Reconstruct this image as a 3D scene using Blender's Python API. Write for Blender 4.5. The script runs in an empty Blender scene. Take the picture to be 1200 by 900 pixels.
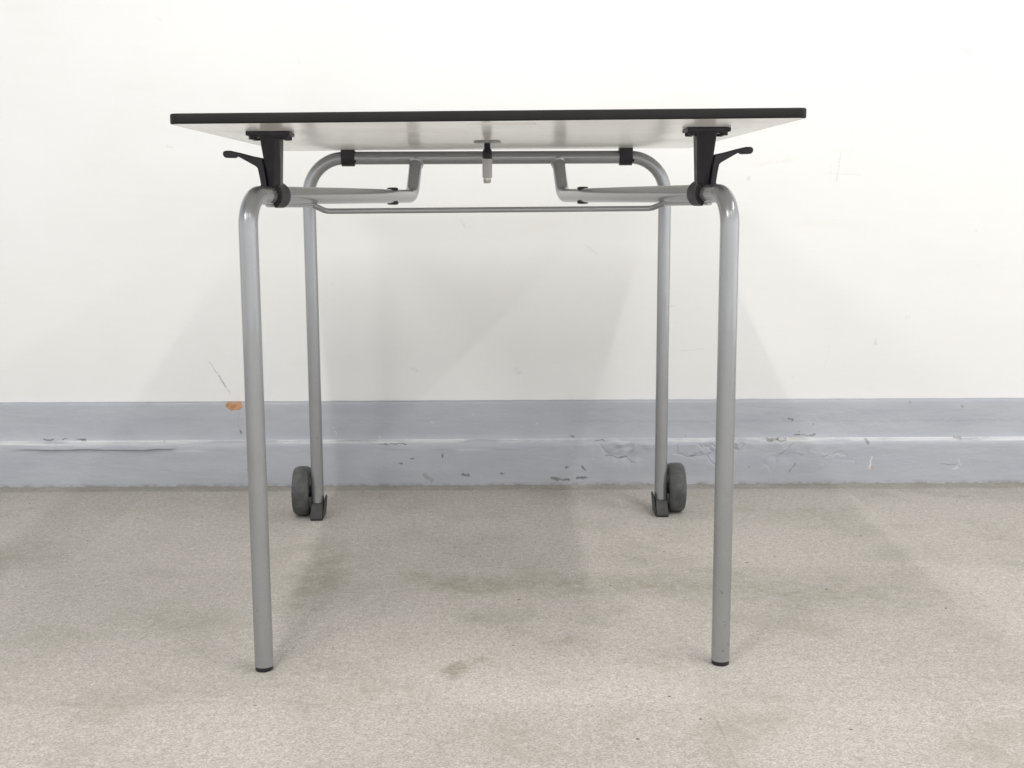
import bpy, bmesh, math, random
from mathutils import Vector, Matrix, noise

random.seed(7)
scene = bpy.context.scene
COL = scene.collection

# ------------------------------------------------------------------ camera
F_PX, PITCH, ROLL, YAW = 1437.37, 0.14963, -0.00457, 0.0228
cam_data = bpy.data.cameras.new("camera")
cam = bpy.data.objects.new("camera", cam_data)
COL.objects.link(cam)
cp, sp, cy, sy = math.cos(PITCH), math.sin(PITCH), math.cos(YAW), math.sin(YAW)
r0 = Vector((cy, -sy, 0)); u0 = Vector((sy * sp, cy * sp, cp)); f0 = Vector((sy * cp, cy * cp, -sp))
cr, sr = math.cos(ROLL), math.sin(ROLL)
right = cr * r0 + sr * u0
up = -sr * r0 + cr * u0
M = Matrix((right, up, -f0)).transposed().to_4x4()
M.translation = Vector((-0.00893, -1.42405, 0.62042))
cam.matrix_world = M
cam_data.sensor_width = 36.0
cam_data.lens = 36.0 * F_PX / 1200.0
cam_data.clip_start = 0.02
cam_data.clip_end = 100
scene.camera = cam

# ------------------------------------------------------------------ light
scene.view_settings.view_transform = 'Standard'
scene.view_settings.look = 'None'
scene.view_settings.gamma = 1.0
scene.view_settings.exposure = 0.22
world = bpy.data.worlds.new("World")
scene.world = world
world.use_nodes = True
bg = world.node_tree.nodes["Background"]
# the bright white room around: stronger towards its walls than overhead
_t = world.node_tree
_co = _t.nodes.new("ShaderNodeTexCoord")
_sp = _t.nodes.new("ShaderNodeSeparateXYZ"); _t.links.new(_co.outputs["Generated"], _sp.inputs[0])
_ab = _t.nodes.new("ShaderNodeMath"); _ab.operation = 'ABSOLUTE'; _t.links.new(_sp.outputs[2], _ab.inputs[0])
_rp = _t.nodes.new("ShaderNodeValToRGB"); _t.links.new(_ab.outputs[0], _rp.inputs[0])
_rp.color_ramp.elements[0].position = 0.0; _rp.color_ramp.elements[0].color = (1.0, 1.0, 1.0, 1)
_rp.color_ramp.elements[1].position = 0.75; _rp.color_ramp.elements[1].color = (0.13, 0.132, 0.135, 1)
_sd = _t.nodes.new("ShaderNodeMapRange"); _t.links.new(_sp.outputs[0], _sd.inputs[0])
_sd.inputs[1].default_value = -1; _sd.inputs[2].default_value = 1; _sd.inputs[3].default_value = 0.76; _sd.inputs[4].default_value = 1.24
_mu = _t.nodes.new("ShaderNodeVectorMath"); _mu.operation = 'SCALE'
_t.links.new(_rp.outputs[0], _mu.inputs[0]); _t.links.new(_sd.outputs[0], _mu.inputs["Scale"])
_t.links.new(_mu.outputs[0], bg.inputs[0])
bg.inputs[1].default_value = 1.52


def tube_or_fill_lamp(x, y, energy, length=1.2, width=0.06, z=2.5):
    """A ceiling fluorescent tube running towards the wall, or an added wide fill lamp."""
    d = bpy.data.lights.new("ceiling_tube_or_fill", 'AREA')
    d.shape = 'RECTANGLE'; d.size = width; d.size_y = length
    d.energy = energy; d.color = (1.0, 0.985, 0.955)
    o = bpy.data.objects.new("ceiling_tube_or_fill", d)
    o.location = (x, y, z)
    COL.objects.link(o)


for lx, e in ((-0.51, 19), (0.9, 19), (2.2, 23)):
    tube_or_fill_lamp(lx, -0.72, e)
for lx, e in ((-1.9, 40), (-0.51, 8), (0.9, 8), (2.3, 6)):  # unseen wide fill lamps added behind the camera to brighten the wall
    tube_or_fill_lamp(lx, -2.9, e, width=0.6)


# ------------------------------------------------------------------ helpers
def link(name, bm, mat, parent=None, smooth=True, bevel=0.0, segs=2):
    bmesh.ops.recalc_face_normals(bm, faces=bm.faces[:])
    me = bpy.data.meshes.new(name)
    bm.to_mesh(me); bm.free()
    for m in (mat if isinstance(mat, (list, tuple)) else [mat]):
        me.materials.append(m)
    if smooth:
        for p in me.polygons:
            p.use_smooth = True
        try:
            me.set_sharp_from_angle(angle=math.radians(38))
        except Exception:
            pass
    o = bpy.data.objects.new(name, me)
    COL.objects.link(o)
    if parent:
        o.parent = parent
    if bevel:
        b = o.modifiers.new("bevel", 'BEVEL')
        b.width = bevel; b.segments = segs; b.limit_method = 'ANGLE'; b.angle_limit = math.radians(35)
        b.harden_normals = False
    return o


def fillet(pts, radii, n=14):
    """Round the inner corners of a polyline with true arcs."""
    pts = [Vector(p) for p in pts]
    out = [pts[0]]
    for i in range(1, len(pts) - 1):
        a, b, c = pts[i - 1], pts[i], pts[i + 1]
        d1 = (a - b).normalized(); d2 = (c - b).normalized()
        ang = d1.angle(d2)
        R = radii[i - 1]
        t = R / math.tan(ang / 2)
        bis = (d1 + d2).normalized()
        ctr = b + bis * (R / math.sin(ang / 2))
        s = b + d1 * t - ctr; e = b + d2 * t - ctr
        tot = s.angle(e); ax = s.cross(e).normalized()
        for k in range(n + 1):
            out.append(ctr + Matrix.Rotation(tot * k / n, 3, ax) @ s)
    out.append(pts[-1])
    return out


def sweep(bm, path, r, segs=32, cap=True, sub=0.02):
    """Round tube along a path with parallel-transported rings."""
    P = [path[0]]
    for a, b in zip(path, path[1:]):
        L = (b - a).length
        k = max(1, int(L / sub)) if L > 0.03 else 1
        for j in range(1, k + 1):
            P.append(a.lerp(b, j / k))
    T = []
    for i in range(len(P)):
        a = P[max(0, i - 1)]; b = P[min(len(P) - 1, i + 1)]
        T.append((b - a).normalized())
    ref = Vector((1, 0, 0)) if abs(T[0].x) < 0.9 else Vector((0, 1, 0))
    nrm = (ref - T[0] * ref.dot(T[0])).normalized()
    rings = []
    for i, p in enumerate(P):
        if i:
            q = T[i - 1].rotation_difference(T[i])
            nrm = q @ nrm
            nrm = (nrm - T[i] * nrm.dot(T[i])).normalized()
        bi = T[i].cross(nrm)
        rr = r[min(i, len(r) - 1)] if isinstance(r, (list, tuple)) else r
        rings.append([bm.verts.new(p + rr * (math.cos(2 * math.pi * k / segs) * nrm + math.sin(2 * math.pi * k / segs) * bi))
                      for k in range(segs)])
    for A, B in zip(rings, rings[1:]):
        for k in range(segs):
            bm.faces.new((A[k], A[(k + 1) % segs], B[(k + 1) % segs], B[k]))
    if cap:
        bm.faces.new(rings[0][::-1]); bm.faces.new(rings[-1])


def lathe(bm, prof, origin, axis='Z', segs=40):
    """prof = [(radius, along)]; closed at both ends."""
    o = Vector(origin)
    rings = []
    for r, h in prof:
        ring = []
        for k in range(segs):
            a = 2 * math.pi * k / segs
            c, s = r * math.cos(a), r * math.sin(a)
            v = {'Z': (c, s, h), 'X': (h, c, s), 'Y': (c, h, s)}[axis]
            ring.append(bm.verts.new(o + Vector(v)))
        rings.append(ring)
    for A, B in zip(rings, rings[1:]):
        for k in range(segs):
            bm.faces.new((A[k], A[(k + 1) % segs], B[(k + 1) % segs], B[k]))
    bm.faces.new(rings[0][::-1]); bm.faces.new(rings[-1])


def prism(bm, poly, d0, d1, axis='Y', taper=None):
    """Extrude a 2-D outline: XZ outline along Y, or XY outline along Z, or YZ outline along X."""
    def pt(p, d):
        return {'Y': (p[0], d, p[1]), 'Z': (p[0], p[1], d), 'X': (d, p[0], p[1])}[axis]
    A = [bm.verts.new(pt(p, d0)) for p in poly]
    B = [bm.verts.new(pt(p, d1)) for p in (taper or poly)]
    n = len(poly)
    for k in range(n):
        bm.faces.new((A[k], A[(k + 1) % n], B[(k + 1) % n], B[k]))
    bm.faces.new(A[::-1]); bm.faces.new(B)


def box(bm, x0, x1, y0, y1, z0, z1):
    prism(bm, [(x0, y0), (x1, y0), (x1, y1), (x0, y1)], z0, z1, 'Z')


def mir(s, poly):
    return [(s * x, z) for x, z in poly]


# ------------------------------------------------------------------ node helper
class NT:
    def __init__(self, name):
        self.mat = bpy.data.materials.new(name)
        self.mat.use_nodes = True
        self.t = self.mat.node_tree
        self.bsdf = self.t.nodes["Principled BSDF"]
        self.co = self.t.nodes.new("ShaderNodeTexCoord").outputs["Object"]

    def put(self, sock, v):
        if isinstance(v, bpy.types.NodeSocket):
            self.t.links.new(v, sock)
        elif isinstance(v, (tuple, list)) and len(v) == 3 and sock.type == 'RGBA':
            sock.default_value = (*v, 1)
        else:
            sock.default_value = v

    def noise(self, scale, detail=3, rough=0.5, vec=None, dist=0.0, stretch=None, color=False):
        v = vec or self.co
        if stretch:
            v = self.vm('MULTIPLY', v, stretch)
        n = self.t.nodes.new("ShaderNodeTexNoise")
        self.put(n.inputs["Vector"], v)
        n.inputs["Scale"].default_value = scale
        n.inputs["Detail"].default_value = detail
        n.inputs["Roughness"].default_value = rough
        n.inputs["Distortion"].default_value = dist
        return n.outputs["Color" if color else "Fac"]

    def voronoi(self, scale, stretch=None):
        v = self.co
        if stretch:
            v = self.vm('MULTIPLY', v, stretch)
        n = self.t.nodes.new("ShaderNodeTexVoronoi")
        self.put(n.inputs["Vector"], v)
        n.inputs["Scale"].default_value = scale
        return n.outputs["Distance"]

    def m(self, op, a, b=0.0, c=0.0, clamp=False):
        n = self.t.nodes.new("ShaderNodeMath"); n.operation = op; n.use_clamp = clamp
        self.put(n.inputs[0], a); self.put(n.inputs[1], b); self.put(n.inputs[2], c)
        return n.outputs[0]

    def vm(self, op, a, b=(0, 0, 0)):
        n = self.t.nodes.new("ShaderNodeVectorMath"); n.operation = op
        self.put(n.inputs[0], a)
        if op == 'SCALE':
            self.put(n.inputs["Scale"], b)
        else:
            self.put(n.inputs[1], b)
        return n.outputs["Value"] if op in ('LENGTH', 'DOT_PRODUCT', 'DISTANCE') else n.outputs["Vector"]

    def rng(self, v, a, b, c=0.0, d=1.0, smooth=True):
        n = self.t.nodes.new("ShaderNodeMapRange")
        n.interpolation_type = 'SMOOTHSTEP' if smooth else 'LINEAR'
        self.put(n.inputs["Value"], v)
        for k, x in zip(("From Min", "From Max", "To Min", "To Max"), (a, b, c, d)):
            self.put(n.inputs[k], x)
        return n.outputs["Result"]

    def mix(self, fac, a, b, mode='MIX'):
        n = self.t.nodes.new("ShaderNodeMix"); n.data_type = 'RGBA'; n.blend_type = mode
        self.put(n.inputs[0], fac); self.put(n.inputs[6], a); self.put(n.inputs[7], b)
        return n.outputs[2]

    def sep(self, v=None):
        n = self.t.nodes.new("ShaderNodeSeparateXYZ")
        self.put(n.inputs[0], v or self.co)
        return n.outputs

    def comb(self, x, y, z):
        n = self.t.nodes.new("ShaderNodeCombineXYZ")
        for i, v in enumerate((x, y, z)):
            self.put(n.inputs[i], v)
        return n.outputs[0]

    def capsule(self, flat, a, b, r, soft=0.4):
        """Mask of a stroke from a to b (2-D points in the flattened coords)."""
        A = Vector((*a, 0)); D = Vector((*b, 0)) - A
        L2 = max(D.length_squared, 1e-9)
        rel = self.vm('SUBTRACT', flat, tuple(A))
        t = self.m('MULTIPLY', self.vm('DOT_PRODUCT', rel, tuple(D)), 1 / L2, clamp=True)
        near = self.vm('SUBTRACT', rel, self.vm('SCALE', tuple(D), t))
        return self.rng(self.vm('LENGTH', near), r, r * soft)

    def bump(self, h, strength, dist, prev=None):
        n = self.t.nodes.new("ShaderNodeBump")
        n.inputs["Strength"].default_value = strength
        n.inputs["Distance"].default_value = dist
        self.put(n.inputs["Height"], h)
        if prev:
            self.put(n.inputs["Normal"], prev)
        return n.outputs["Normal"]

    def set(self, **kw):
        names = dict(color="Base Color", rough="Roughness", metal="Metallic", normal="Normal",
                     spec="Specular IOR Level", coat="Coat Weight", coat_rough="Coat Roughness")
        for k, v in kw.items():
            self.put(self.bsdf.inputs[names[k]], v)
        return self.mat


# ------------------------------------------------------------------ materials of the place
def wall_material():
    n = NT("painted_plaster")
    x, y, z = n.sep()
    warp = n.vm('SCALE', n.vm('SUBTRACT', n.noise(45, 3, 0.6, color=True), (0.5, 0.5, 0.5)), 0.008)
    flat = n.vm('ADD', n.comb(x, z, 0.0), n.vm('MULTIPLY', warp, (1, 1, 0)))
    col = n.mix(n.rng(n.noise(2.2, 4, 0.55), 0.35, 0.7), (0.80, 0.795, 0.782), (0.77, 0.765, 0.748))
    col = n.mix(n.m('MULTIPLY', n.rng(n.noise(7, 5, 0.65, stretch=(0.5, 1, 2.2)), 0.55, 0.78), 0.35), col, (0.74, 0.725, 0.67))
    # faint grime specks
    spk = n.m('MULTIPLY', n.rng(n.noise(70, 2, 0.5), 0.735, 0.80), n.rng(n.noise(3.1, 2), 0.5, 0.62))
    col = n.mix(n.m('MULTIPLY', spk, 0.35), col, (0.42, 0.40, 0.37))
    marks = [  # x0,z0,x1,z1,r,strength,colour
        (-0.610, 0.272, -0.566, 0.200, 0.0022, 0.55, (0.36, 0.36, 0.35)),
        (-0.590, 0.240, -0.575, 0.216, 0.0022, 0.6, (0.22, 0.22, 0.22)),
        (0.755, 0.715, 0.748, 0.655, 0.0022, 0.45, (0.45, 0.45, 0.47)),
        (0.780, 0.770, 0.776, 0.700, 0.0018, 0.25, (0.5, 0.5, 0.52)),
        (0.735, 0.690, 0.735, 0.660, 0.0018, 0.25, (0.5, 0.5, 0.52)),
        (0.720, 0.672, 0.800, 0.668, 0.0028, 0.22, (0.5, 0.5, 0.5)),
        (0.570, 0.690, 0.650, 0.700, 0.0060, 0.30, (0.62, 0.58, 0.48)),
        (0.560, 0.664, 0.560, 0.660, 0.0040, 0.55, (0.42, 0.40, 0.38)),
        (0.845, 0.312, 0.845, 0.305, 0.0055, 0.55, (0.50, 0.49, 0.46)),
        (0.910, 0.360, 0.915, 0.362, 0.0065, 0.28, (0.55, 0.54, 0.52)),
        (0.745, 0.300, 0.735, 0.250, 0.0020, 0.18, (0.5, 0.5, 0.5)),
        (1.005, 0.930, 1.025, 0.918, 0.0022, 0.45, (0.66, 0.42, 0.42)),
        (0.980, 0.980, 0.985, 0.976, 0.0060, 0.22, (0.6, 0.6, 0.58)),
        (-0.055, 0.575, -0.048, 0.560, 0.0045, 0.40, (0.5, 0.5, 0.48)),
        (0.215, 0.520, 0.235, 0.503, 0.0040, 0.42, (0.5, 0.49, 0.46)),
        (0.060, 0.252, 0.068, 0.244, 0.0055, 0.38, (0.5, 0.49, 0.46)),
        (-0.165, 0.255, -0.158, 0.250, 0.0045, 0.40, (0.48, 0.47, 0.45)),
        (0.420, 0.290, 0.470, 0.296, 0.0022, 0.35, (0.5, 0.49, 0.46)),
        (0.390, 0.390, 0.405, 0.388, 0.0030, 0.35, (0.5, 0.49, 0.46)),
        (-0.680, 0.735, -0.670, 0.733, 0.0045, 0.35, (0.5, 0.49, 0.46)),
        (-0.395, 0.915, -0.392, 0.905, 0.0060, 0.30, (0.6, 0.6, 0.58)),
        (-0.690, 1.000, -0.680, 0.995, 0.0050, 0.25, (0.6, 0.58, 0.55)),
        (-1.040, 0.800, -1.034, 0.798, 0.0040, 0.35, (0.55, 0.52, 0.5)),
        (-0.335, 0.735, -0.331, 0.728, 0.0045, 0.28, (0.55, 0.54, 0.52)),
    ]
    brk = n.rng(n.noise(170, 4, 0.75), 0.36, 0.60, 0.1, 1.0)
    for x0, z0, x1, z1, r, s, c in marks:
        k = n.m('MULTIPLY', n.capsule(flat, (x0, z0), (x1, z1), r * 1.2, 0.0), brk)
        col = n.mix(n.m('MULTIPLY', k, s * (1.1 if x0 < -0.56 and z0 < 0.3 else 0.85)), col, c)
    h1 = n.noise(3.2, 3, 0.5, stretch=(0.55, 1, 1.6))
    h2 = n.noise(160, 3, 0.6)
    h3 = n.noise(16, 4, 0.6, stretch=(0.6, 1, 2.2))
    nb = n.bump(h1, 0.12, 0.02)
    nb = n.bump(h3, 0.16, 0.004, nb)
    nb = n.bump(h2, 0.10, 0.001, nb)
    return n.set(color=col, rough=0.42, spec=0.35, normal=nb)


def baseboard_material():
    n = NT("grey_blue_gloss_paint")
    x, y, z = n.sep()
    warp = n.vm('SCALE', n.vm('SUBTRACT', n.noise(60, 4, 0.65, color=True), (0.5, 0.5, 0.5)), 0.020)
    flat = n.vm('ADD', n.comb(x, z, 0.0), n.vm('MULTIPLY', warp, (1, 1, 0)))
    col = n.mix(n.rng(n.noise(9, 5, 0.6, stretch=(0.35, 1, 2.5)), 0.35, 0.68), (0.400, 0.418, 0.462), (0.442, 0.455, 0.492))
    col = n.mix(n.m('MULTIPLY', n.rng(n.noise(30, 4, 0.7, stretch=(0.4, 1, 3)), 0.55, 0.75), 0.35), col, (0.36, 0.37, 0.39))
    # highlight on the ledge between the two courses, painted in as paler colour
    ledge = n.m('MULTIPLY', n.rng(z, 0.0930, 0.0965), n.rng(z, 0.1015, 0.0990))
    col = n.mix(n.m('MULTIPLY', ledge, n.rng(n.noise(14, 4, 0.7, stretch=(0.5, 1, 1)), 0.36, 0.56, 0.20, 0.85)), col, (0.74, 0.74, 0.745))
    # dirt low down and old chips
    dirt = n.m('MULTIPLY', n.rng(z, 0.009, 0.0), n.rng(n.noise(70, 5, 0.75, stretch=(0.6, 1, 1)), 0.42, 0.62))
    col = n.mix(n.m('MULTIPLY', dirt, 0.7), col, (0.22, 0.21, 0.19))
    chips = n.m('MULTIPLY', n.rng(n.noise(75, 3, 0.6), 0.705, 0.725), n.rng(n.noise(5, 2), 0.52, 0.6))
    col = n.mix(n.m('MULTIPLY', chips, 0.8), col, (0.10, 0.10, 0.095))
    pale = n.m('MULTIPLY', n.rng(n.noise(52, 3, 0.6, stretch=(1, 1, 0.7)), 0.715, 0.735), n.rng(n.noise(4.3, 2, vec=n.vm('ADD', n.co, (7, 3, 1))), 0.5, 0.6))
    col = n.mix(n.m('MULTIPLY', pale, 0.6), col, (0.62, 0.60, 0.57))
    blk = (0.05, 0.05, 0.05)
    marks = [
        (-0.975, 0.104, -0.955, 0.104, 0.0022, .9, blk), (-0.935, 0.104, -0.925, 0.104, 0.0022, .9, blk),
        (-0.902, 0.104, -0.885, 0.104, 0.0024, .9, blk),
        (-0.545, 0.120, -0.542, 0.116, 0.0035, .85, blk), (-0.548, 0.160, -0.546, 0.125, 0.0016, .35, (0.25, 0.25, 0.27)),
        (-0.235, 0.092, -0.180, 0.094, 0.0020, .85, blk), (-0.195, 0.050, -0.190, 0.050, 0.0035, .85, blk),
        (-0.172, 0.060, -0.168, 0.060, 0.0033, .85, blk), (-0.100, 0.068, -0.100, 0.064, 0.0032, .8, blk),
        (-0.060, 0.024, -0.045, 0.024, 0.0038, .85, blk), (0.028, 0.026, 0.032, 0.026, 0.0040, .85, blk),
        (-0.140, 0.024, -0.125, 0.010, 0.0060, .5, (0.2, 0.2, 0.19)),
        (0.170, 0.040, 0.172, 0.040, 0.0040, .8, blk), (0.205, 0.040, 0.210, 0.034, 0.0038, .8, blk),
        (0.140, 0.014, 0.175, 0.012, 0.0045, .85, (0.10, 0.08, 0.06)), (0.195, 0.014, 0.215, 0.016, 0.0035, .8, blk),
        (0.180, 0.107, 0.185, 0.106, 0.0030, .8, blk), (0.235, 0.099, 0.250, 0.100, 0.0022, .8, blk),
        (0.255, 0.066, 0.300, 0.060, 0.0020, .8, (0.14, 0.14, 0.15)), (0.300, 0.060, 0.318, 0.050, 0.0024, .8, (0.14, 0.14, 0.15)),
        (0.440, 0.065, 0.485, 0.068, 0.0018, .75, (0.14, 0.14, 0.15)), (0.375, 0.136, 0.390, 0.136, 0.0026, .8, blk),
        (0.520, 0.100, 0.555, 0.080, 0.0016, .55, (0.2, 0.2, 0.22)), (0.500, 0.085, 0.520, 0.062, 0.0015, .5, (0.2, 0.2, 0.22)),
        (0.610, 0.096, 0.650, 0.096, 0.0024, .85, (0.09, 0.08, 0.05)), (0.600, 0.073, 0.690, 0.066, 0.0018, .55, (0.2, 0.2, 0.22)),
        (0.672, 0.106, 0.715, 0.106, 0.0020, .75, (0.1, 0.09, 0.07)), (0.660, 0.097, 0.700, 0.097, 0.0022, .5, (0.62, 0.58, 0.42)),
        (0.660, 0.028, 0.672, 0.044, 0.0026, .85, (0.13, 0.09, 0.085)), (0.655, 0.142, 0.668, 0.141, 0.0022, .7, blk),
        (0.825, 0.094, 0.832, 0.090, 0.0040, .75, (0.15, 0.15, 0.15)), (0.836, 0.060, 0.836, 0.032, 0.0030, .85, (0.75, 0.73, 0.70)),
        (0.839, 0.038, 0.839, 0.034, 0.0035, .7, (0.45, 0.26, 0.15)),
        (1.030, 0.056, 1.031, 0.040, 0.0020, .55, (0.72, 0.71, 0.70)), (1.018, 0.031, 1.026, 0.033, 0.0036, .55, (0.72, 0.71, 0.70)),
        (0.990, 0.044, 1.022, 0.040, 0.0020, .7, (0.2, 0.2, 0.2)), (1.020, 0.100, 1.035, 0.100, 0.0032, .7, (0.2, 0.19, 0.18)),
        (0.920, 0.178, 0.922, 0.176, 0.0036, .7, (0.22, 0.22, 0.22)), (1.035, 0.168, 1.037, 0.166, 0.0036, .7, (0.22, 0.22, 0.22)),
        (0.705, 0.072, 0.780, 0.062, 0.0028, .45, (0.62, 0.62, 0.64)),
        (0.18, 0.1375, 1.25, 0.1365, 0.0022, .30, (0.27, 0.28, 0.30)), (-0.75, 0.146, -0.1, 0.143, 0.0018, .18, (0.27, 0.28, 0.30)),
    ]
    brk = n.rng(n.noise(150, 4, 0.7, stretch=(0.6, 1, 1)), 0.34, 0.50, 0.35, 1.0)
    for x0, z0, x1, z1, r, s, c in marks:
        k = n.m('MULTIPLY', n.capsule(flat, (x0, z0), (x1, z1), r * 1.05, 0.2), brk)
        col = n.mix(n.m('MULTIPLY', k, s * 0.85), col, c)
    # knocked-off corner showing the orange-brown core
    chip = n.capsule(flat, (-0.568, 0.1765), (-0.545, 0.1765), 0.0085, 0.85)
    core = n.mix(n.rng(n.noise(90, 4, 0.7), 0.42, 0.66), (0.56, 0.31, 0.16), (0.40, 0.19, 0.09))
    col = n.mix(chip, col, core)
    nb = n.bump(n.noise(24, 5, 0.6, stretch=(0.5, 1, 1.4)), 0.35, 0.006)
    spall = n.m('MULTIPLY', n.m('MULTIPLY', n.rng(x, 0.12, 0.28), n.rng(x, 0.86, 0.66)), n.m('MULTIPLY', n.rng(z, 0.012, 0.05), n.rng(z, 0.096, 0.088)))
    ridge = n.m('ABSOLUTE', n.m('SUBTRACT', n.noise(9, 3, 0.5, dist=0.5), 0.46))
    nb = n.bump(n.m('MULTIPLY', n.rng(ridge, 0.0, 0.035, smooth=False), spall), 0.45, 0.0035, nb)
    nb = n.bump(n.noise(140, 3, 0.6), 0.15, 0.0012, nb)
    nb = n.bump(n.m('MULTIPLY', chip, -1.0), 0.6, 0.003, nb)
    return n.set(color=col, rough=n.rng(n.noise(30, 3), 0.3, 0.7, 0.32, 0.5), spec=0.45, normal=nb)


def floor_material():
    n = NT("worn_needle_felt_carpet")
    x, y, z = n.sep()
    warp = n.vm('SCALE', n.vm('SUBTRACT', n.noise(14, 5, 0.7, color=True), (0.5, 0.5, 0.5)), 0.10)
    flat = n.vm('ADD', n.comb(x, y, 0.0), n.vm('MULTIPLY', warp, (1, 1, 0)))
    col = n.mix(n.rng(n.noise(2.4, 5, 0.6), 0.3, 0.7), (0.510, 0.480, 0.443), (0.462, 0.436, 0.400))
    fleck = n.noise(430, 3, 0.75, stretch=(0.7, 0.9, 1))
    fleck2 = n.noise(150, 5, 0.8, stretch=(0.6, 1, 1))
    fleck3 = n.noise(48, 5, 0.75, stretch=(0.6, 1, 1))
    col = n.mix(n.rng(fleck, 0.36, 0.54, 0.6, 0.0), col, (0.22, 0.207, 0.19))
    col = n.mix(n.rng(fleck, 0.54, 0.68, 0.0, 0.6), col, (0.74, 0.70, 0.65))
    col = n.mix(n.rng(fleck2, 0.53, 0.70, 0.0, 0.42), col, (0.29, 0.275, 0.248))
    col = n.mix(n.rng(fleck2, 0.47, 0.32, 0.0, 0.35), col, (0.68, 0.64, 0.595))
    col = n.mix(n.rng(fleck3, 0.52, 0.72, 0.0, 0.26), col, (0.32, 0.305, 0.268))
    clump = n.noise(105, 6, 0.85, dist=0.6)
    col = n.mix(n.rng(clump, 0.50, 0.66, 0.0, 0.62), col, (0.29, 0.268, 0.245))
    col = n.mix(n.rng(clump, 0.48, 0.34, 0.0, 0.50), col, (0.71, 0.665, 0.625))
    blot = n.rng(n.noise(5, 7, 0.7), 0.46, 0.78)
    col = n.mix(n.m('MULTIPLY', blot, 0.60), col, (0.30, 0.285, 0.225))
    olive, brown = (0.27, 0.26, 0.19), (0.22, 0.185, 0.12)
    blotches = [  # olive entries tint and darken the carpet; brown ones are stains
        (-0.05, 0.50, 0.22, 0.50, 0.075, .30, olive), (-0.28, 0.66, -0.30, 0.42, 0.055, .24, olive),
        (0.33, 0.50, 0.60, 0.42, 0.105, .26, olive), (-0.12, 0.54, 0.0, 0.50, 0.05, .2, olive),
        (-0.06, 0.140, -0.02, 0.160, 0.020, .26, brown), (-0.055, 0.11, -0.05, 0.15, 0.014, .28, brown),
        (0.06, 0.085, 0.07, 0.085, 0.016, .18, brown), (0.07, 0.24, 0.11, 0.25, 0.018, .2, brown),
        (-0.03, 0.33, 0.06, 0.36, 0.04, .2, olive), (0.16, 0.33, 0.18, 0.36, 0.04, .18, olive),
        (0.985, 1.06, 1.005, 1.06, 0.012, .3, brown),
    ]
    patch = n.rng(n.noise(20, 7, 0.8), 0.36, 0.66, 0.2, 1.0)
    for x0, y0, x1, y1, r, s, c in blotches:
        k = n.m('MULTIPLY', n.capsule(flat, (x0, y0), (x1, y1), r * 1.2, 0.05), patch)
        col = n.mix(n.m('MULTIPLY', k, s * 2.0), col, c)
    # half-metre carpet tiles laid quarter-turned, with fine joints
    yy = n.m('ADD', y, n.m('MULTIPLY', x, 0.0228))
    tu = n.m('DIVIDE', n.m('SUBTRACT', x, 0.267), 0.5)
    tv = n.m('DIVIDE', n.m('SUBTRACT', yy, 0.592), 0.566)
    par = n.m('FLOORED_MODULO', n.m('ADD', n.m('FLOOR', tu), n.m('FLOOR', tv)), 2.0)
    tone = n.m('MULTIPLY_ADD', n.m('GREATER_THAN', par, 0.5), -0.045, 1.012)
    col = n.vm('SCALE', col, tone)
    du = n.m('ABSOLUTE', n.m('SUBTRACT', tu, n.m('ROUND', tu)))
    dv = n.m('ABSOLUTE', n.m('SUBTRACT', tv, n.m('ROUND', tv)))
    dj = n.m('ADD', n.m('MINIMUM', du, dv), n.m('MULTIPLY', n.m('SUBTRACT', n.noise(60, 3), 0.5), 0.006))
    joint = n.m('MULTIPLY', n.rng(dj, 0.0050, 0.0006), n.rng(n.noise(5, 4, 0.6), 0.50, 0.66, 0.0, 0.45))
    col = n.mix(n.m('MULTIPLY', joint, 0.45), col, (0.19, 0.18, 0.155))
    # grime collected along the foot of the wall
    edge = n.m('MULTIPLY', n.rng(n.m('ADD', y, n.m('MULTIPLY', x, 0.0228)), 1.148, 1.166), n.rng(n.noise(14, 5, 0.7), 0.32, 0.6, 0.35, 0.9))
    col = n.mix(n.m('MULTIPLY', edge, 0.6), col, (0.25, 0.24, 0.20))
    specks = n.m('MULTIPLY', n.rng(n.voronoi(26), 0.075, 0.045), n.rng(n.noise(7, 2), 0.53, 0.6))
    col = n.mix(n.m('MULTIPLY', specks, 0.8), col, (0.06, 0.055, 0.05))
    nb = n.bump(clump, 0.25, 0.002)
    nb = n.bump(fleck2, 0.15, 0.002, nb)
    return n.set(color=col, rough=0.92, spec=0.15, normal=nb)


# ------------------------------------------------------------------ materials of the table
def silver_material():
    n = NT("silver_grey_powder_coat")
    fl = n.noise(900, 2, 0.6)
    col = n.mix(n.rng(fl, 0.4, 0.65), (0.315, 0.325, 0.335), (0.34, 0.35, 0.36))
    x, y, z = n.sep()
    low = n.rng(z, 0.30, 0.02)
    sc = n.m('MULTIPLY', n.rng(n.noise(85, 4, 0.7), 0.64, 0.70), n.m('ADD', n.m('MULTIPLY', low, 0.8), 0.05))
    col = n.mix(sc, col, (0.10, 0.10, 0.10))
    sm = n.m('MULTIPLY', n.rng(n.noise(18, 4, 0.6), 0.5, 0.7), 0.25)
    col = n.mix(sm, col, (0.27, 0.27, 0.265))
    nb = n.bump(n.noise(420, 2, 0.5), 0.05, 0.0006)
    return n.set(color=col, metal=0.6, rough=0.27, coat=0.55, coat_rough=0.045, normal=nb)


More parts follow.
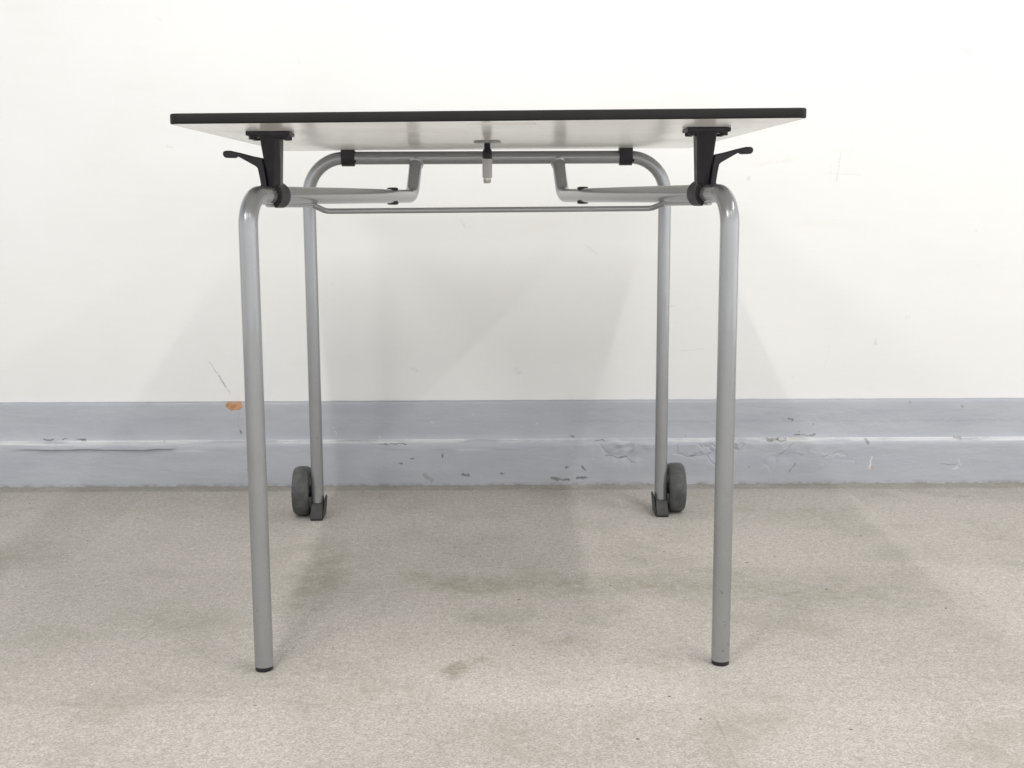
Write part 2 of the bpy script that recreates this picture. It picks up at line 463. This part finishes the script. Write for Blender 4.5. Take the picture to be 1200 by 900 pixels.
def plain(name, color, rough, metal=0.0, spec=0.5, var=0.25, scale=60, bump=0.08, coat=0.0):
    n = NT(name)
    c2 = tuple(v * (1 - var) for v in color)
    col = n.mix(n.rng(n.noise(scale, 4, 0.6), 0.35, 0.7), color, c2)
    rg = n.rng(n.noise(scale * 0.6, 3, 0.6), 0.3, 0.7, rough * 0.85, min(1, rough * 1.2))
    return n.set(color=col, rough=rg, metal=metal, spec=spec, coat=coat, coat_rough=0.15,
                 normal=n.bump(n.noise(scale * 8, 2, 0.5), bump, 0.0006))


def tyre_material():
    n = NT("dusty_grey_rubber")
    col = n.mix(n.rng(n.noise(40, 5, 0.65), 0.38, 0.66), (0.055, 0.058, 0.058), (0.10, 0.103, 0.10))
    return n.set(color=col, rough=0.55, spec=0.4, normal=n.bump(n.noise(300, 2), 0.12, 0.0008))


SILVER = silver_material()
BLACK = plain("black_moulded_plastic", (0.017, 0.015, 0.020), 0.42, spec=0.4)
EDGE = plain("black_compact_laminate_edge", (0.011, 0.0105, 0.010), 0.5, spec=0.25, scale=25)
LAMINATE = plain("white_laminate", (0.90, 0.89, 0.87), 0.20, spec=0.5, var=0.03, scale=6, bump=0.02)
STICKER = plain("pale_paper_label", (0.90, 0.88, 0.86), 0.22, var=0.03)
RUBBER = tyre_material()
FOOTM = plain("dark_grey_foot_plastic", (0.036, 0.036, 0.035), 0.45, spec=0.35)
BARREL = plain("pale_grey_plastic", (0.50, 0.49, 0.50), 0.35, var=0.08)
STEEL = plain("bright_steel", (0.55, 0.54, 0.50), 0.25, metal=1.0, var=0.1)
GREYDISC = plain("grey_zinc_plate", (0.34, 0.34, 0.33), 0.4, metal=0.4)


# ------------------------------------------------------------------ the setting
def struct(o):
    o["kind"] = "structure"
    return o


WALL_Y, WALL_S = 1.23465, -0.0228
WROT = math.atan(WALL_S)

bm = bmesh.new()
box(bm, -4, 4, -4.2, 1.55, -0.05, 0.0)
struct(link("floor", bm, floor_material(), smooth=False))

bm = bmesh.new()
box(bm, -4, 4, 0.0, 0.12, -0.05, 3.0)
wall = struct(link("wall", bm, wall_material(), smooth=False))
wall.location = (0, WALL_Y, 0); wall.rotation_euler = (0, 0, WROT)


def baseboard_mesh():
    bm = bmesh.new()
    prof = []
    for k in range(9): prof.append((-0.030, 0.0 + 0.074 * k / 8))
    prof += [(-0.0300, 0.0765), (-0.0300, 0.0785), (-0.0300, 0.0805), (-0.0300, 0.0825), (-0.0300, 0.0845), (-0.0299, 0.0865), (-0.0297, 0.089), (-0.0290, 0.0925), (-0.0272, 0.0955), (-0.0235, 0.0970), (-0.0190, 0.0980), (-0.0162, 0.0990), (-0.0152, 0.1015)]
    for k in range(1, 9): prof.append((-0.0148, 0.1035 + 0.0735 * k / 8))
    prof += [(-0.0146, 0.1800), (-0.0135, 0.1828), (-0.0100, 0.1840), (0.002, 0.1842)]
    NX = 900
    rows = []
    for i in range(NX + 1):
        x = -2.2 + 4.4 * i / NX
        col = []
        for j, (y, z) in enumerate(prof):
            n1 = noise.noise((x * 9, z * 14, 3.1))
            n2 = noise.noise((x * 34, z * 40, 8.7))
            n3 = noise.noise((x * 5.5, 2.0, 1.0))
            dy = 0.0012 * n1 + 0.0006 * n2
            dz = 0.0
            if 0.08 < z < 0.105:
                dz = 0.0020 * n3 + 0.0012 * noise.noise((x * 22, 5, 5))
                dy += 0.0022 * noise.noise((x * 13, 9, 2))
            # thick sagging run of paint under the ledge, left side
            if -1.05 < x < -0.68 and 0.070 < z < 0.097:
                w = min(1, (x + 1.05) / 0.08, (-0.68 - x) / 0.02)
                low = 0.081 + 0.004 * noise.noise((x * 12, 1, 1))
                if z > low: dy -= 0.0075 * max(0, w) * min(1, (z - low) / 0.0035)
            # hollows where the render has spalled, right side
            for hx, hz, r, a in ((0.30, 0.070, 0.055, 0.0035), (0.255, 0.080, 0.04, 0.002), (0.50, 0.072, 0.05, 0.003), (0.545, 0.082, 0.03, 0.003), (0.66, 0.072, 0.06, 0.002)):
                q = ((x - hx) / r) ** 2 + ((z - hz) / (r * 0.5)) ** 2
                if q < 1: dy += 1.7 * a * (1 - q) * (0.6 + noise.noise((x * 60, z * 60, 2)))
            if z > 0.178: dz = 0.0006 * noise.noise((x * 20, 7, 7))
            if z <= 0: dz = 0
            col.append(bm.verts.new((x, min(y + dy, 0.003) if y < 0 else y, z + dz)))
        rows.append(col)
    for A, B in zip(rows, rows[1:]):
        for j in range(len(prof) - 1):
            bm.faces.new((A[j], B[j], B[j + 1], A[j + 1]))
    return bm


bb = struct(link("baseboard", baseboard_mesh(), baseboard_material()))
bb.location = (0, WALL_Y, 0); bb.rotation_euler = (0, 0, WROT)

# ------------------------------------------------------------------ the folding table
table = bpy.data.objects.new("folding_table", None)
COL.objects.link(table)
table["label"] = "white folding table with black edge, silver tube legs and two rear wheels"
table["category"] = "table"

TR = 0.0123          # tube radius
FX, FY = 0.3060, 0.148
RX, RY = 0.3395, 0.946
TZ, BZ = 0.6265, 0.6985


def loft_top(bm, corners, r, n, inset_rows):
    """Rounded quadrilateral slab. corners: (x,y,z_bottom,z_top); rows: (inset, 0..1 height)."""
    def zof(x, y, k):
        # bilinear fit over the four corners
        fl, fr, br, bl = corners
        v = y / bl[1]
        half = fr[0] + (br[0] - fr[0]) * v
        u = (x + half) / (2 * half)
        a = fl[2 + k] * (1 - u) + fr[2 + k] * u
        b = bl[2 + k] * (1 - u) + br[2 + k] * u
        return a * (1 - v) + b * v
    rings = []
    P = [Vector((c[0], c[1])) for c in corners]
    for ins, hh in inset_rows:
        ring = []
        for i in range(4):
            a, b, c = P[i - 1], P[i], P[(i + 1) % 4]
            d1 = (a - b).normalized(); d2 = (c - b).normalized()
            ang = d1.angle(d2)
            bis = (d1 + d2).normalized()
            ctr = b + bis * (r / math.sin(ang / 2))
            s = b + d1 * (r / math.tan(ang / 2)) - ctr
            e = b + d2 * (r / math.tan(ang / 2)) - ctr
            tot = s.angle(e)
            sg = 1 if s.x * e.y - s.y * e.x > 0 else -1
            for k in range(n + 1):
                t = sg * tot * k / n
                q = ctr + Vector((s.x * math.cos(t) - s.y * math.sin(t), s.x * math.sin(t) + s.y * math.cos(t))) * ((r - ins) / r)
                z = zof(q.x, q.y, 0) * (1 - hh) + zof(q.x, q.y, 1) * hh
                ring.append(bm.verts.new((q.x, q.y, z)))
        rings.append(ring)
    m = len(rings[0])
    for A, B in zip(rings, rings[1:]):
        for k in range(m):
            bm.faces.new((A[k], A[(k + 1) % m], B[(k + 1) % m], B[k]))
    return rings


CORN = [(-0.3640, 0.0, 0.7061, 0.7178), (0.3640, 0.0, 0.7108, 0.7223), (0.3905, 0.965, 0.7158, 0.7275), (-0.3905, 0.965, 0.7130, 0.7247)]


def under_z(x, y):
    v = y / 0.965
    half = 0.364 + 0.0265 * v
    u = (x + half) / (2 * half)
    return (0.7061 * (1 - u) + 0.7108 * u) * (1 - v) + (0.7130 * (1 - u) + 0.7158 * u) * v


bm = bmesh.new()
R = loft_top(bm, CORN, 0.012, 8, [(0.0012, 0.0), (0.0012, 1.0)])
bm.faces.new(R[0][::-1]); bm.faces.new(R[-1])
top = link("tabletop", bm, LAMINATE, table, smooth=False)
bm = bmesh.new()
R = loft_top(bm, CORN, 0.012, 8, [(0.0012, -0.006), (0.0010, 0.0), (0.0003, 0.06), (0.0, 0.15), (0.0, 0.85), (0.0003, 0.94), (0.0010, 1.0), (0.0012, 1.006)])
m = len(R[0])
for k in range(m):
    bm.faces.new((R[-1][k], R[-1][(k + 1) % m], R[0][(k + 1) % m], R[0][k]))
link("edge_band", bm, EDGE, top)
bm = bmesh.new()
prism(bm, [(-0.025, 0.055), (0.055, 0.055), (0.055, 0.110), (-0.025, 0.110)], under_z(0.015, 0.08) - 0.0008, under_z(0.015, 0.08) + 0.001, 'Z')
link("paper_sticker", bm, STICKER, top, smooth=False)

# front legs: up, over, back and inward, then up into the rear bar
for s in (-1, 1):
    path = fillet([(s * FX, FY, 0.0062), (s * FX, FY, TZ), (s * 0.1415, 0.905, TZ), (s * 0.1345, RY, BZ - 0.002)], [0.040, 0.036], 16)
    bm = bmesh.new(); sweep(bm, path, TR)
    # weld collar where the tube meets the rear bar
    leg = link("front_leg", bm, SILVER, table)
    bm = bmesh.new()
    lathe(bm, [(0.0098, 0.0), (0.0116, 0.0010), (0.0118, 0.0062), (0.0108, 0.0066)], (s * FX, FY, 0.0))
    link("foot_cap", bm, BLACK, leg)
    # bump stops clipped through the tube
    d = Vector((0.1415 - FX, 0.905 - FY)).normalized()
    t = (0.780 - FY) / d.y
    bx_, by_ = s * (FX + d.x * t), 0.780
    bm = bmesh.new()
    for sg in (-1, 1):
        prof = [(0.0085, 0.0080), (0.0100, 0.0118), (0.0098, 0.0140), (0.0075, 0.0150), (0.0030, 0.0153)]
        lathe(bm, [(r, sg * h) for r, h in prof], (bx_, by_, TZ))
    link("bump_stop", bm, BLACK, leg)

# rear frame: one hoop
path = fillet([(-RX, RY, 0.022), (-RX, RY, BZ), (RX, RY, BZ), (RX, RY, 0.022)], [0.068, 0.068], 20)
bm = bmesh.new(); sweep(bm, path, TR)
for s in (-1, 1):     # weld beads round the tee joints
    sweep(bm, [Vector((s * 0.1355, RY - 0.004, BZ - 0.0165)), Vector((s * 0.1350, RY - 0.002, BZ - 0.0125)), Vector((s * 0.1345, RY, BZ - 0.006))],
          [0.0126, 0.0142, 0.0165], cap=True)
link("rear_frame", bm, SILVER, table)

# thin cross rod
bm = bmesh.new()
zr = TZ - TR
path = fillet([(-0.292, 0.215, zr + 0.001), (-0.2565, 0.375, zr - 0.0005), (-0.2390, 0.402, 0.6040), (0.2390, 0.402, 0.6058), (0.2565, 0.375, zr - 0.0005), (0.292, 0.215, zr + 0.001)],
              [0.012, 0.012, 0.012, 0.012], 8)
sweep(bm, path, 0.0041, 20)
link("cross_rod", bm, SILVER, table)

# black saddle clips on the rear bar
for s in (-1, 1):
    bm = bmesh.new()
    x0, x1 = s * 0.2635 - 0.0125, s * 0.2635 + 0.0125
    zt = under_z(s * 0.2635, RY) - 0.0002
    out = []
    for k in range(13):
        a = math.pi + math.pi * k / 12
        out.append((RY + 0.0155 * math.cos(a), BZ + 0.0155 * math.sin(a)))
    out += [(RY + 0.0155, zt), (RY - 0.0155, zt)]
    prism(bm, out, x0, x1, 'X')
    box(bm, x1 + 0.0001, x1 + 0.003, RY - 0.0135, RY - 0.010, BZ - 0.010, BZ - 0.004)
    link("saddle_clip", bm, BLACK, table, bevel=0.0012)

# front brackets with release levers
for s in (-1, 1):
    zt = under_z(s * 0.279, 0.2)
    cx = 0.2785
    cyb = 0.235                         # clamp centre along the tube
    tx = FX - 0.2168 * (cyb - FY)       # tube axis there
    bm = bmesh.new()
    # mounting plate with bosses and bolts
    box(bm, s * (cx + 0.0055) - 0.0280, s * (cx + 0.0055) + 0.0280, 0.183, 0.228, zt - 0.0058, zt - 0.0002)
    for bxo in (-0.0205, 0.0205):
        for byo in (0.192, 0.220):
            lathe(bm, [(0.0050, -0.0105), (0.0056, -0.0095), (0.0056, -0.0050)], (s * (cx + 0.0055) + bxo, byo, zt), segs=6)
    box(bm, s * (cx + 0.0055) - 0.0230, s * (cx + 0.0055) + 0.0230, 0.186, 0.226, zt - 0.0078, zt - 0.0050)
    # arm: wide on top, narrower at the tube, chamfered towards the middle of the table
    secs = [(zt - 0.006, 0.0150, 0.186, 0.228), (zt - 0.020, 0.0142, 0.193, 0.231), (0.664, 0.0122, 0.206, 0.240), (0.640, 0.0108, 0.213, 0.246), (0.628, 0.0105, 0.216, 0.248)]
    rings = []
    for zz, w, ya, yb in secs:
        f = (zt - zz) / 0.08
        c = cx + 0.0015 + f * 0.0015
        # outline in plan, outer side first; inner front corner chamfered
        pl = [(c + w, yb), (c + w, ya + 0.002), (c + w - 0.002, ya), (c - w + 0.0125, ya), (c - w + 0.0055, ya + 0.010), (c - w + 0.0055, yb)]
        rings.append([bm.verts.new((s * px, py, zz)) for px, py in pl])
    for A, B in zip(rings, rings[1:]):
        for k in range(6):
            bm.faces.new((A[k], A[(k + 1) % 6], B[(k + 1) % 6], B[k]))
    bm.faces.new(rings[0][::-1]); bm.faces.new(rings[-1])
    # raised rib on the front face
    # clamp hook round the tube
    dirv = Vector((-s * 0.2122, 0.9772, 0))
    side = Vector((0.9772 * -s, -0.2122, 0))      # towards the middle of the table
    ringsO = []
    for q in (-0.016, 0.016):
        ctr = Vector((s * tx, cyb, TZ)) + dirv * q
        ro, ri = [], []
        for k in range(25):
            a = math.radians(-66 + 200 * k / 24)
            v = side * math.cos(a) + Vector((0, 0, 1)) * math.sin(a)
            ro.append(bm.verts.new(ctr + v * 0.0182)); ri.append(bm.verts.new(ctr + v * 0.0124))
        ringsO.append((ro, ri))
    (o1, i1), (o2, i2) = ringsO
    for k in range(24):
        bm.faces.new((o1[k], o1[k + 1], o2[k + 1], o2[k])); bm.faces.new((i1[k], i2[k], i2[k + 1], i1[k + 1]))
        bm.faces.new((o1[k], i1[k], i1[k + 1], o1[k + 1])); bm.faces.new((o2[k], o2[k + 1], i2[k + 1], i2[k]))
    for k in (0, 24):
        bm.faces.new((o1[k], o2[k], i2[k], i1[k]))
    br = link("bracket", bm, BLACK, table, bevel=0.0009)
    # lever
    k_ = 1.62 / 1437.37
    pix = [(513, 408), (400, 385), (270, 350), (180, 330), (130, 330), (108, 340), (100, 362), (108, 388), (128, 402), (222, 404), (240, 388), (262, 392), (352, 442), (440, 492), (458, 512), (474, 600), (492, 722), (545, 722), (530, 560)]
    poly = []
    for a, b in pix:
        px, pz = 250 + a / 9, 140 + b / 9
        poly.append((0.2963 + (306 - px) * k_, 0.6671 - (pz - 192) * k_ + (0.0025 if s > 0 else 0)))
    bm = bmesh.new()
    prism(bm, mir(s, poly), 0.205, 0.222, 'Y')
    link("lever", bm, BLACK, br, bevel=0.0016, segs=3)

# spring catch in the middle
cz = under_z(0, 0.57)
bm = bmesh.new()
lathe(bm, [(0.0195, -0.0030), (0.0215, -0.0022), (0.0215, 0.0)], (-0.0012, 0.570, cz - 0.0003))
catch = link("spring_catch", bm, GREYDISC, table)
bm = bmesh.new()
lathe(bm, [(0.0050, 0.0), (0.0050, -0.0080), (0.0066, -0.0105), (0.0082, -0.0150), (0.0084, -0.0190), (0.0078, -0.0235), (0.0062, -0.0270), (0.004, -0.0282)], (-0.0012, 0.570, cz - 0.0030))
link("catch_housing", bm, BLACK, catch)
bm = bmesh.new()
tilt = [Vector((-0.0013, 0.570, cz - 0.0265)), Vector((-0.0014, 0.5702, cz - 0.0285)), Vector((-0.0016, 0.571, cz - 0.0560)), Vector((-0.0016, 0.571, cz - 0.0575))]
sweep(bm, tilt, [0.0068, 0.0078, 0.0078, 0.0078, 0.0068], 28, sub=0.05)
link("catch_barrel", bm, BARREL, catch)
bm = bmesh.new()
lathe(bm, [(0.0040, -0.0570), (0.0060, -0.0580), (0.0062, -0.0640), (0.0050, -0.0662), (0.0034, -0.0664), (0.0030, -0.0640)], (-0.0017, 0.5712, cz))
link("catch_tip", bm, STEEL, catch)

# wheels and feet on the rear legs
for s in (-1, 1):
    wx, wy, wz, wr = s * 0.3712, 0.9640, 0.0492, 0.0492
    bm = bmesh.new()
    hw = 0.0165
    prof = [(0.034, -hw + 0.004), (0.0395, -hw), (wr - 0.0052, -hw + 0.0006), (wr - 0.0022, -hw + 0.0032), (wr - 0.0006, -hw + 0.008), (wr, 0.0),
            (wr - 0.0006, hw - 0.008), (wr - 0.0022, hw - 0.0032), (wr - 0.0052, hw - 0.0006), (0.0395, hw), (0.034, hw - 0.004)]
    lathe(bm, prof, (wx, wy, wz), 'X', 64)
    wh = link("wheel", bm, RUBBER, table)
    bm = bmesh.new()
    lathe(bm, [(0.012, -hw - 0.0012), (0.014, -hw + 0.006), (0.030, -hw + 0.006), (0.0345, -hw + 0.0005), (0.0370, -hw - 0.0006), (0.0375, -hw + 0.002), (0.0375, hw - 0.002), (0.0370, hw + 0.0006), (0.0345, hw - 0.0005), (0.030, hw - 0.006), (0.014, hw - 0.006), (0.012, hw + 0.0012)], (wx, wy, wz), 'X', 48)
    lathe(bm, [(0.0065, -0.026), (0.0075, -0.024), (0.0075, 0.026), (0.0065, 0.028)], (wx - s * 0.006, wy, wz), 'X', 24)
    link("hub", bm, BLACK, wh)
    # foot: a sloping plastic pad that kicks forward, a socket for the tube and a fin on the inner side
    bm = bmesh.new()
    ox = s * RX
    side = [(0.961, 0.0), (0.916, 0.0), (0.9135, 0.0035), (0.9145, 0.0075), (0.9300, 0.0270), (0.9340, 0.0315), (0.961, 0.0330)]
    prism(bm, side, ox - 0.0120, ox + 0.0120, 'X')
    xi = ox - s * 0.0112
    A = [bm.verts.new(p) for p in ((xi, 0.918, 0.004), (xi, 0.958, 0.004), (xi - s * 0.0035, 0.957, 0.0430), (xi - s * 0.0035, 0.936, 0.0430))]
    B = [bm.verts.new((v.co.x - s * 0.0034, v.co.y, v.co.z)) for v in A]
    for k in range(4):
        bm.faces.new((A[k], A[(k + 1) % 4], B[(k + 1) % 4], B[k]))
    bm.faces.new(A[::-1]); bm.faces.new(B)
    link("foot", bm, FOOTM, table, bevel=0.0034, segs=4)
